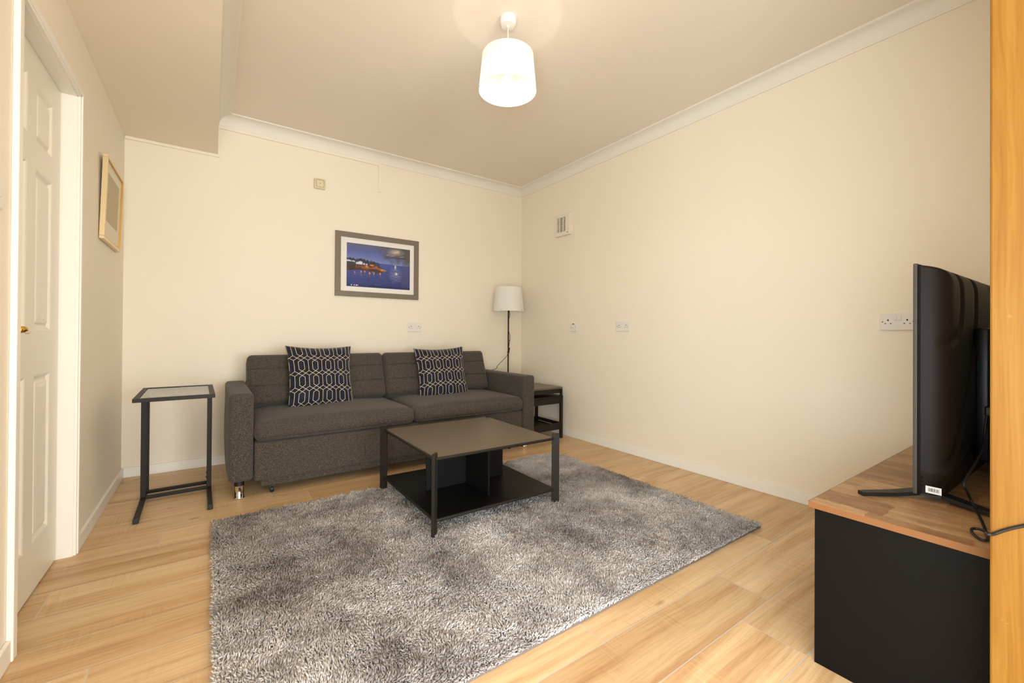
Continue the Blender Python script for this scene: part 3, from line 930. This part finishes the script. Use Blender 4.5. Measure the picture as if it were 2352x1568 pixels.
# rear shell: height field with sweeping embossed bands
def polyd(x, z, P):
    best = 9; sg = 0
    for (a, b), (c, d) in zip(P, P[1:]):
        dx, dz = c - a, d - b
        t = max(0, min(1, ((x - a) * dx + (z - b) * dz) / (dx * dx + dz * dz)))
        ex, ez = x - a - t * dx, z - b - t * dz
        dd = math.hypot(ex, ez)
        if dd < best: best = dd; sg = 1 if dx * ez - dz * ex > 0 else -1
    return best, sg
band1 = [(.165, 1.215), (.18, 1.16), (.185, 1.09), (.17, 1.03), (.13, .985), (.06, .965), (-.02, .955)]
band2 = [(.36, 1.215), (.385, 1.16), (.385, 1.06), (.35, .96), (.28, .84), (.20, .72), (.11, .64), (.02, .590)]
band3 = [(.55, 1.21), (.60, 1.16), (.70, 1.07), (.78, 1.0)]
low = [(-.02, .575), (.03, .585), (.09, .60), (.20, .615), (.36, .635), (.6, .64), (1.2, .64)]
def lowz(x):
    for (a, b), (c, d) in zip(low, low[1:]):
        if a <= x <= c: return b + (d - b) * (x - a) / (c - a)
    return .64
def depth(x, z):
    e = min(x - .006, TWD - .006 - x, TZ1 - .006 - z)
    d = .066 * (1 - math.exp(-max(0, min((x - .006) / .012, (TWD - .006 - x) / .012, (TZ1 - .006 - z) / .014))))
    lz = lowz(x)
    if z < lz:
        d = d - .020 * min(1, (lz - z) / (.042 * max(0, 1 - x / .30) + .010))
    for bnd, s in ((band1, -1), (band2, -1), (band3, 1)):
        q, sg = polyd(x, z, bnd)
        if sg * s > 0:
            d -= .015 * max(0, 1 - q / .075) ** 2 * min(1, q / .018) * min(1, max(0, x - .012) / .03)
    return max(d, .002)
nxg, nzg = 240, 170
xs = [.006 + (TWD - .012) * (i / nxg) ** 1.35 for i in range(nxg + 1)]
zs = [TZ0 + .002 + (TZ1 - TZ0 - .008) * j / nzg for j in range(nzg + 1)]
bm = NB()
gv = [[bm.verts.new((x, -.016 - depth(x, z), z)) for z in zs] for x in xs]
for i in range(nxg):
    for j in range(nzg): bm.faces.new((gv[i][j], gv[i + 1][j], gv[i + 1][j + 1], gv[i][j + 1]))
rim = [gv[i][0] for i in range(nxg + 1)] + [gv[nxg][j] for j in range(1, nzg + 1)] + [gv[i][nzg] for i in range(nxg - 1, -1, -1)] + [gv[0][j] for j in range(nzg - 1, 0, -1)]
fr = [bm.verts.new((v.co.x, -.014, v.co.z)) for v in rim]
for k in range(len(rim)): bm.faces.new((rim[k], rim[(k + 1) % len(rim)], fr[(k + 1) % len(rim)], fr[k]))
shell = obj('rear_shell', bm, M['tv'], tv, smooth=True, local=True, auto=.8)
# electronics hump with louvres
bm = NB(); hv = box(bm, .345, .98, -.118, -.075, .575, 1.028, .010, 3)
hump = obj('electronics_cover', bm, M['tvg'], tv, smooth=True, local=True, auto=.5)
bm = NB()
for k in range(60):
    z = .66 + k * .0055
    box(bm, .44, .95, -.1195, -.1178, z, z + .0028)
obj('vent_louvres', bm, M['black'], hump, local=True)
bm = NB(); box(bm, .345, .43, -.1192, -.1178, .665, .70); obj('socket_recess', bm, M['bezel'], hump, local=True)
# feet: a splayed bar under each end
for xf in (.055, TWD - .055):
    bm = NB()
    ft = [(xf - .14, .105, .497), (xf - .06, .045, .500), (xf - .01, .0, .508), (xf + .01, -.055, .508), (xf - .01, -.11, .503), (xf - .04, -.185, .497)]
    if xf > .5: ft = [(2 * xf - a + .02, b, c) for a, b, c in ft]
    prev = None
    P = [Vector(p) for p in ft]
    for i, p in enumerate(P):
        d = (P[min(i + 1, 5)] - P[max(i - 1, 0)]).normalized(); u = Vector((-d.y, d.x, 0)).normalized() * [.011, .015, .020, .022, .018, .012][i]
        ring = [bm.verts.new(p + u + Vector((0, 0, .006))), bm.verts.new(p - u + Vector((0, 0, .006))), bm.verts.new(Vector((p.x, p.y, p.z - .0055)) - u), bm.verts.new(Vector((p.x, p.y, p.z - .0055)) + u)]
        if prev:
            for k in range(4): bm.faces.new((prev[k], prev[(k + 1) % 4], ring[(k + 1) % 4], ring[k]))
        else: bm.faces.new(ring)
        prev = ring
    bm.faces.new(prev[::-1])
    obj('foot', bm, M['blackm'], tv, local=True)
# barcode sticker on the end of the shell
Rs = Matrix.Translation((-.0008 + .0065, -.046, .533))
bm = NB(); box(bm, -.0012, 0, -.0175, .0175, -.0105, .0105, 0, 2, Rs); st = obj('sticker', bm, M['label'], tv, local=True); st['label'] = 'white barcode sticker'
bm = NB()
y = -.0125; r5 = random.Random(2)
while y < .0125:
    w = r5.choice((.0004, .0007, .0011)); box(bm, -.0014, -.0012, y, y + w, -.0052, .0052, 0, 2, Rs); y += w + r5.choice((.0004, .0007, .001))
obj('barcode', bm, M['hole'], st, local=True)
# mains lead: out of the shell, over the cabinet, round the pine post
bm = NB(); box(bm, .330, .352, -.126, -.104, .735, .765, .004, 2); obj('power_plug', bm, M['blackm'], tv, local=True)
bm = NB()
tube(bm, [(-.760, -3.672, .755), (-.778, -3.668, .735), (-.79, -3.664, .67), (-.86, -3.668, .637), (-.98, -3.668, .612), (-1.118, -3.664, .579), (-1.10, -3.668, .545), (-1.085, -3.676, .515), (-1.165, -3.702, .498), (-1.27, -3.724, .497),
          (-1.325, -3.733, .497), (-1.335, -3.722, .497), (-1.315, -3.706, .500), (-1.288, -3.702, .503), (-1.283, -3.716, .505), (-1.31, -3.735, .507), (-1.42, -3.750, .535), (-1.506, -3.751, .566), (-1.5155, -3.762, .572), (-1.5155, -3.780, .588), (-1.5155, -3.805, .606), (-1.5155, -3.86, .64), (-1.5155, -3.90, .66)], .0034, 10, smooth=True)
obj('power_lead', bm, M['blackm'], tv, smooth=True)

# ------------------------------------------------------------------ pictures
pf = thing('picture', 'taupe framed painting of a moonlit harbour hanging above the sofa', 'picture', (-1.638, 0, 1.61))
ax0, ax1, az0, az1, fw = -2.021, -1.2545, 1.327, 1.895, .046
bm = NB()
for a in ((ax0, ax1, az0, az0 + fw), (ax0, ax1, az1 - fw, az1), (ax0, ax0 + fw, az0 + fw, az1 - fw), (ax1 - fw, ax1, az0 + fw, az1 - fw)): box(bm, a[0], a[1], -.020, -.001, a[2], a[3], .0015)
obj('picture_frame', bm, M['frame'], pf)
bm = NB(); box(bm, ax0 + fw, ax1 - fw, -.008, -.003, az0 + fw, az1 - fw); obj('mount', bm, M['mount'], pf)
ux0, ux1, uz0, uz1 = ax0 + .097, ax1 - .086, az0 + .090, az1 - .092
def art(u, v, r):
    def mixc(a, b, t): t = max(0, min(1, t)); return [a[i] + (b[i] - a[i]) * t for i in range(3)]
    n = float(vnoise(np.array([u]), np.array([v * .7]), .05, 8)[0]); nf = float(vnoise(np.array([u * .5]), np.array([v * 2]), .02, 9)[0]); nb = float(vnoise(np.array([u]), np.array([v]), .16, 10)[0])
    hor = .585 - .015 * (u - .6)
    if v > hor:
        t = (v - hor) / (1 - hor)
        c = mixc((126, 138, 192), (90, 100, 160), t * 1.6)
        c = mixc(c, (104, 100, 120), (t - .62) * 2.2 + (nb - .5) * .6)
        cl = (u - .52) * 2.2 + (t - .45) * .9 + (n - .5) * .9
        c = mixc(c, (92, 88, 88), cl * (1 if u > .5 else .3))
        d = math.hypot((u - .76) / .16, (v - .90) / .10)
        if d < 1.2: c = mixc(c, (196, 184, 168), (1.05 - d) * (.4 + n))
        d = math.hypot((u - .78) / .05, (v - .845) / .03)
        if d < 1: c = mixc(c, (178, 112, 74), (1 - d) * 1.1)
        for cu, cv in ((.70, .80), (.64, .815), (.86, .80)):
            d = math.hypot((u - cu) / .05, (v - cv - (u - cu) * .2) / .014)
            if d < 1: c = mixc(c, (214, 196, 168), (1 - d) * n * 1.5)
        c = mixc(c, (70, 68, 76), .7 * max(0, 1 - abs(v - .775 + .03 * n) / .03) * (1 if .58 < u < .93 else 0))
    else:
        t = v / hor
        c = mixc((52, 58, 114), (80, 92, 160), t * .9)
        c = mixc(c, (92, 102, 164), (nf - .55) * 1.2)
        d = math.hypot((u - .76) / .13, (v - .34) / .22)
        if d < 1: c = mixc(c, (150, 152, 176), (1 - d) * (nf * 1.2))
        d = math.hypot((u - .77) / .022, (v - .37) / .03)
        if d < 1.4: c = mixc(c, (240, 226, 196), 1.3 - d)
        d = math.hypot((u - .755) / .018, (v - .535) / .07)
        if d < 1.2: c = mixc(c, (226, 216, 204), 1.15 - d)
        d = math.hypot((u - .75) / .06, (v - .465) / .012)
        if d < 1: c = mixc(c, (170, 164, 164), .8 * (1 - d))
        if u > .86: c = mixc(c, (84, 86, 116), .5)
        if v < .06: c = mixc(c, (34, 40, 92), .5)
    # far headland
    hl = .60 - .6 * (u - .42) ** 2 * 4 if .42 < u < .66 else 0
    if hl and hor - .02 < v < hl: c = [60, 66, 108]
    # wooded slope
    top = .665 - .30 * max(0, u - .30) - .05 * abs(math.sin(u * 60)) * n
    if u < .50 and v < top and v > .47: c = mixc((48, 48, 62), (74, 72, 80), n)
    # white cottages
    for cu, w, hh, b in ((.03, .035, .55, .61), (.09, .03, .545, .60), (.185, .045, .49, .60), (.215, .02, .49, .575), (.26, .02, .48, .56), (.30, .015, .49, .55)):
        pass
    for cu, w, b, tp in ((.03, .04, .555, .612), (.10, .025, .56, .60), (.16, .022, .50, .575), (.205, .034, .50, .60), (.26, .016, .49, .56), (.30, .012, .485, .555)):
        if abs(u - cu) < w and b < v < tp - abs(u - cu) * .5: c = mixc((186, 194, 222), (226, 226, 236), n)
        if abs(u - cu) < w * 1.1 and tp - abs(u - cu) * .5 <= v < tp + .018 - abs(u - cu) * .5: c = [62, 62, 84]
    if u < .12 and .545 < v < .575: c = mixc((64, 58, 66), (92, 78, 74), n)
    # lamplit quay
    qt = .50 - .05 * max(0, u - .30) - .9 * max(0, u - .48) ** 1.3 - (.06 * max(0, (.12 - u)) * 8); qb = .355 + .05 * u + .03 * math.sin(u * 9) + .5 * max(0, u - .50)
    if u < .60 and qb < v < qt + .02 - .2 * max(0, u - .5):
        g = max(0, 1 - abs(v - (qt - .03)) / .055)
        c = mixc((54, 42, 44), (112, 72, 52), n)
        if u > .13: c = mixc(c, (226, 134, 74), g * (.1 + 1.1 * nf) * (.4 + n))
        if n > .74 and u > .28 and nf > .5: c = mixc(c, (240, 206, 150), .5)
    d = math.hypot((u - .38) / .05, (v - .525) / .028)
    if d < 1: c = mixc(c, (240, 130, 56), (1 - d) * 1.6)
    for lu, lv, s in ((.12, .335, .7), (.215, .355, 1), (.27, .365, .9), (.345, .335, 1.2), (.41, .33, .8), (.51, .345, 1.1)):
        d = math.hypot((u - lu) / (.011 * s), (v - lv) / (.026 * s))
        if d < 1.3: c = mixc(c, (246, 166, 108) if lu != .41 else (236, 214, 180), 1.3 - d)
        if abs(u - lu) < .012 and lv - .11 * s < v < lv: c = mixc(c, (190, 120, 96), .55 * (1 - (lv - v) / (.11 * s)) * (.4 + nf))
    # signature strokes
    if .022 < v < .05 and .06 < u < .17 and (math.sin(u * 420) + math.sin(u * 173 + 1)) > .35 - (u > .12) * .5: c = [228, 226, 236]
    return lin(tuple(max(0, min(255, q)) for q in c))
bm = NB()
na, nb_ = 230, 156
cl = bm.verts.layers.float_color.new('Col')
gg = []
for i in range(na + 1):
    row = []
    for j in range(nb_ + 1):
        u, v = i / na, j / nb_
        vv = bm.verts.new((ux0 + (ux1 - ux0) * u, -.0086, uz0 + (uz1 - uz0) * v)); vv[cl] = art(u, v, None); row.append(vv)
    gg.append(row)
for i in range(na):
    for j in range(nb_): bm.faces.new((gg[i][j], gg[i + 1][j], gg[i + 1][j + 1], gg[i][j + 1]))
obj('print', bm, M['art'], pf)

pw2 = bpy.data.objects.new('picture', None); COL.objects.link(pw2)
pw2.matrix_basis = Matrix.Translation((XL + .002, -.545, 1.497)) @ Matrix.Rotation(PI / 2, 4, 'Z') @ Matrix.Rotation(math.radians(1.6), 4, 'X')
tag(pw2, 'slim champagne framed pale picture hanging on the wall past the door', 'picture')
w2, h2 = .252, .456
bm = NB()
for a in ((-w2, w2, 0, .016), (-w2, w2, h2 - .016, h2), (-w2, -w2 + .016, .016, h2 - .016), (w2 - .016, w2, .016, h2 - .016)): box(bm, a[0], a[1], -.022, 0, a[2], a[3], .002)
f2 = obj('picture_frame', bm, M['gold'], pw2, local=True)
bm = NB()
for a in ((-w2 + .014, w2 - .014, .014, .019), (-w2 + .014, w2 - .014, h2 - .019, h2 - .014), (-w2 + .014, -w2 + .019, .019, h2 - .019), (w2 - .019, w2 - .014, .019, h2 - .019)): box(bm, a[0], a[1], -.0215, -.004, a[2], a[3])
obj('frame_lip', bm, M['goldedge'], f2, local=True)
bm = NB(); box(bm, -w2 + .012, w2 - .012, -.012, -.004, .012, h2 - .012); obj('mount', bm, M['mat'], pw2, local=True)
bm = NB(); box(bm, -.165, .165, -.0126, -.012, .115, h2 - .075); obj('print', bm, M['pale'], pw2, local=True)

# ------------------------------------------------------------------ wall sockets and switches
def holes(bm, cx, cz):
    box(bm, cx - .003, cx + .003, -.0106, -.0095, cz + .006, cz + .014)
    for s in (-1, 1): box(bm, cx + s * .011 - .0035, cx + s * .011 + .0035, -.0106, -.0095, cz - .010, cz - .0065)
def socket(loc, rz, label):
    t = thing('wall_socket', label, 'socket', loc, rz)
    bm = NB(); box(bm, -.073, .073, -.010, 0, -.043, .043, .003, 2); pl_ = obj('plate', bm, M['plastic'], t, local=True)
    for cx in (-.0085, .0085):
        bm = NB(); box(bm, cx - .0065, cx + .0065, -.0135, -.0098, .008, .033, .001, 2); obj('rocker_switch', bm, M['plastic'], t, local=True)
    for cx in (-.0375, .0375):
        bm = NB(); holes(bm, cx, -.001); obj('pin_hole', bm, M['hole'], pl_, local=True)
    for s in (-1, 1):
        bm = NB(); lathe(bm, [(.001, -.0104), (.0035, -.0104), (.0038, -.0095)], (s * .060, 0, 0), 12, 'y')
        obj('fixing_screw', bm, M['groove'], pl_, local=True)
    return t
socket((-1.286, 0, 1.062), 0, 'white double socket above the sofa under the harbour painting')
socket((0, -1.477, 1.075), -PI / 2, 'white double socket on the plain wall next to the fused switch')
socket((0, -3.270, 1.075), -PI / 2, 'white double socket partly hidden by the television')
fs = thing('fused_switch', 'white square fused switch with a red neon below the fan', 'switch', (0, -.868, 1.075), -PI / 2)
bm = NB(); box(bm, -.043, .043, -.010, 0, -.043, .043, .003, 2); fp = obj('plate', bm, M['plastic'], fs, local=True)
bm = NB(); box(bm, -.012, .012, -.0112, -.0095, .024, .033); n_ = obj('neon', bm, M['red'], fs, local=True); n_['label'] = 'dark red neon indicator'
bm = NB(); box(bm, -.012, .012, -.0125, -.0098, -.010, .010, .001); obj('fuse_carrier', bm, M['plastic'], fs, local=True)
for s in (-1, 1):
    bm = NB(); lathe(bm, [(.001, -.0104), (.0035, -.0104), (.0038, -.0095)], (s * .030, 0, 0), 12, 'y')
    obj('fixing_screw', bm, M['groove'], fp, local=True)
ls = thing('light_switch', 'white light switch plate at the wall edge before the door', 'switch', (XL, -2.124, 1.385), PI / 2)
bm = NB(); box(bm, -.043, .043, -.010, 0, -.043, .043, .003, 2); obj('plate', bm, M['plastic'], ls, local=True)
bm = NB(); box(bm, -.010, .010, -.0135, -.0098, -.015, .015, .001); obj('rocker_switch', bm, M['plastic'], ls, local=True)

# sounder box
al = thing('alarm_box', 'small cream square call box high on the back wall', 'alarm', (-2.150, 0, 2.268))
bm = NB(); box(bm, -.044, .044, -.030, 0, -.043, .043, .008, 3); ab = obj('housing', bm, M['cream_plastic'], al, smooth=True, local=True, auto=.5)
bm = NB()
pts = []
for k in range(4):
    cx, cz = [(1, 1), (-1, 1), (-1, -1), (1, -1)][k]
    for i in range(5):
        a = PI / 2 * k + PI / 2 * i / 4
        pts.append((cx * .022 + .008 * math.cos(a), -.0302, cz * .022 + .008 * math.sin(a)))
tube(bm, pts + [pts[0]], .0016, 6, cap=False); obj('cover_groove', bm, M['groove'], ab, local=True)
bm = NB(); lathe(bm, [(.001, -.0308), (.003, -.0308), (.003, -.0295)], (0, 0, 0), 12, 'y'); obj('indicator', bm, M['hole'], al, local=True)

# extractor fan
fn_ = thing('extractor_fan', 'white square extractor fan with louvred grille high on the plain wall', 'fan', (0, -.722, 2.098), -PI / 2)
fw_, fh_ = .105, .106
bm = NB()
gx0, gx1, gz0, gz1 = -.078, .050, -.068, .078
for a in ((-fw_, gx0, -fh_, fh_), (gx1, fw_, -fh_, fh_), (gx0, gx1, -fh_, gz0), (gx0, gx1, gz1, fh_)): box(bm, a[0], a[1], -.034, -.004, a[2], a[3])
box(bm, -fw_ - .012, fw_ + .012, -.006, 0, -fh_ - .0, fh_ + .012, .003, 2)
obj('housing', bm, M['fan'], fn_, local=True)
bm = NB(); box(bm, gx0, gx1, -.010, -.0065, gz0, gz1); obj('duct_opening', bm, M['fan_in'], fn_, local=True)
bm = NB()
for k in range(12):
    z = gz0 + .006 + k * (gz1 - gz0) / 12
    box(bm, gx0, gx1, -.032, -.022, z, z + .0045)
for x in (gx0 + (gx1 - gx0) * .27, gx0 + (gx1 - gx0) * .68): box(bm, x, x + .006, -.034, -.020, gz0, gz1)
obj('grille', bm, M['fan'], fn_, local=True)
bm = NB(); box(bm, .066, .090, -.0348, -.0338, -.088, -.082); obj('badge', bm, M['groove'], fn_, local=True)

# ------------------------------------------------------------------ light
def area(name, loc, rot, sx, sy, power, col):
    l = bpy.data.lights.new(name, 'AREA'); l.shape = 'RECTANGLE'; l.size = sx; l.size_y = sy; l.energy = power; l.color = col
    o = bpy.data.objects.new(name, l); o.location = loc; o.rotation_euler = rot; COL.objects.link(o)
    return o
area('rear_fill_light', ((WX0 + WX1) / 2, YR - .02, (WZ0 + WZ1) / 2), (-PI / 2 + .05, 0, PI), WX1 - WX0 - .1, WZ1 - WZ0 - .1, 246, (.80, .90, .985))  # added fill from behind the viewpoint; no window is known there
area('side_fill_light', (XL - .03, (LW0 + LW1) / 2, (LZ0 + LZ1) / 2), (0, -PI / 2 - .1, 0), LZ1 - LZ0 - .1, LW1 - LW0 - .1, 124, (.785, .90, .985))  # added fill from the side, set low to even out floor and walls

W = bpy.data.worlds.new('sky'); S.world = W; W.use_nodes = True
W.node_tree.nodes['Background'].inputs[0].default_value = (.9, .95, 1, 1)
W.node_tree.nodes['Background'].inputs[1].default_value = .6

# ------------------------------------------------------------------ camera
f_px, yaw, pit, rol = 977.0407, .6152068, .0049317, .0064029
cam = bpy.data.cameras.new('camera'); cam.sensor_width = 36; cam.sensor_fit = 'HORIZONTAL'
cam.lens = f_px * 36 / 2352
cam.shift_y = -20 / 2352
cam.clip_start = .02
co = bpy.data.objects.new('camera', cam); COL.objects.link(co)
cy_, sy_, cp, sp = math.cos(yaw), math.sin(yaw), math.cos(pit), math.sin(pit)
fwd = Vector((sy_ * cp, cy_ * cp, sp)); right = Vector((cy_, -sy_, 0)); up = right.cross(fwd)
r2 = right * math.cos(rol) + up * math.sin(rol); u2 = -right * math.sin(rol) + up * math.cos(rol)
mm = Matrix((r2, u2, -fwd)).transposed().to_4x4()
mm.translation = (-2.892941, -3.912804, .994763)
co.matrix_world = mm
S.camera = co

S.view_settings.view_transform = 'Standard'; S.view_settings.look = 'None'
S.view_settings.exposure = 0.0; S.view_settings.gamma = 1.0; S.view_settings.use_curve_mapping = False
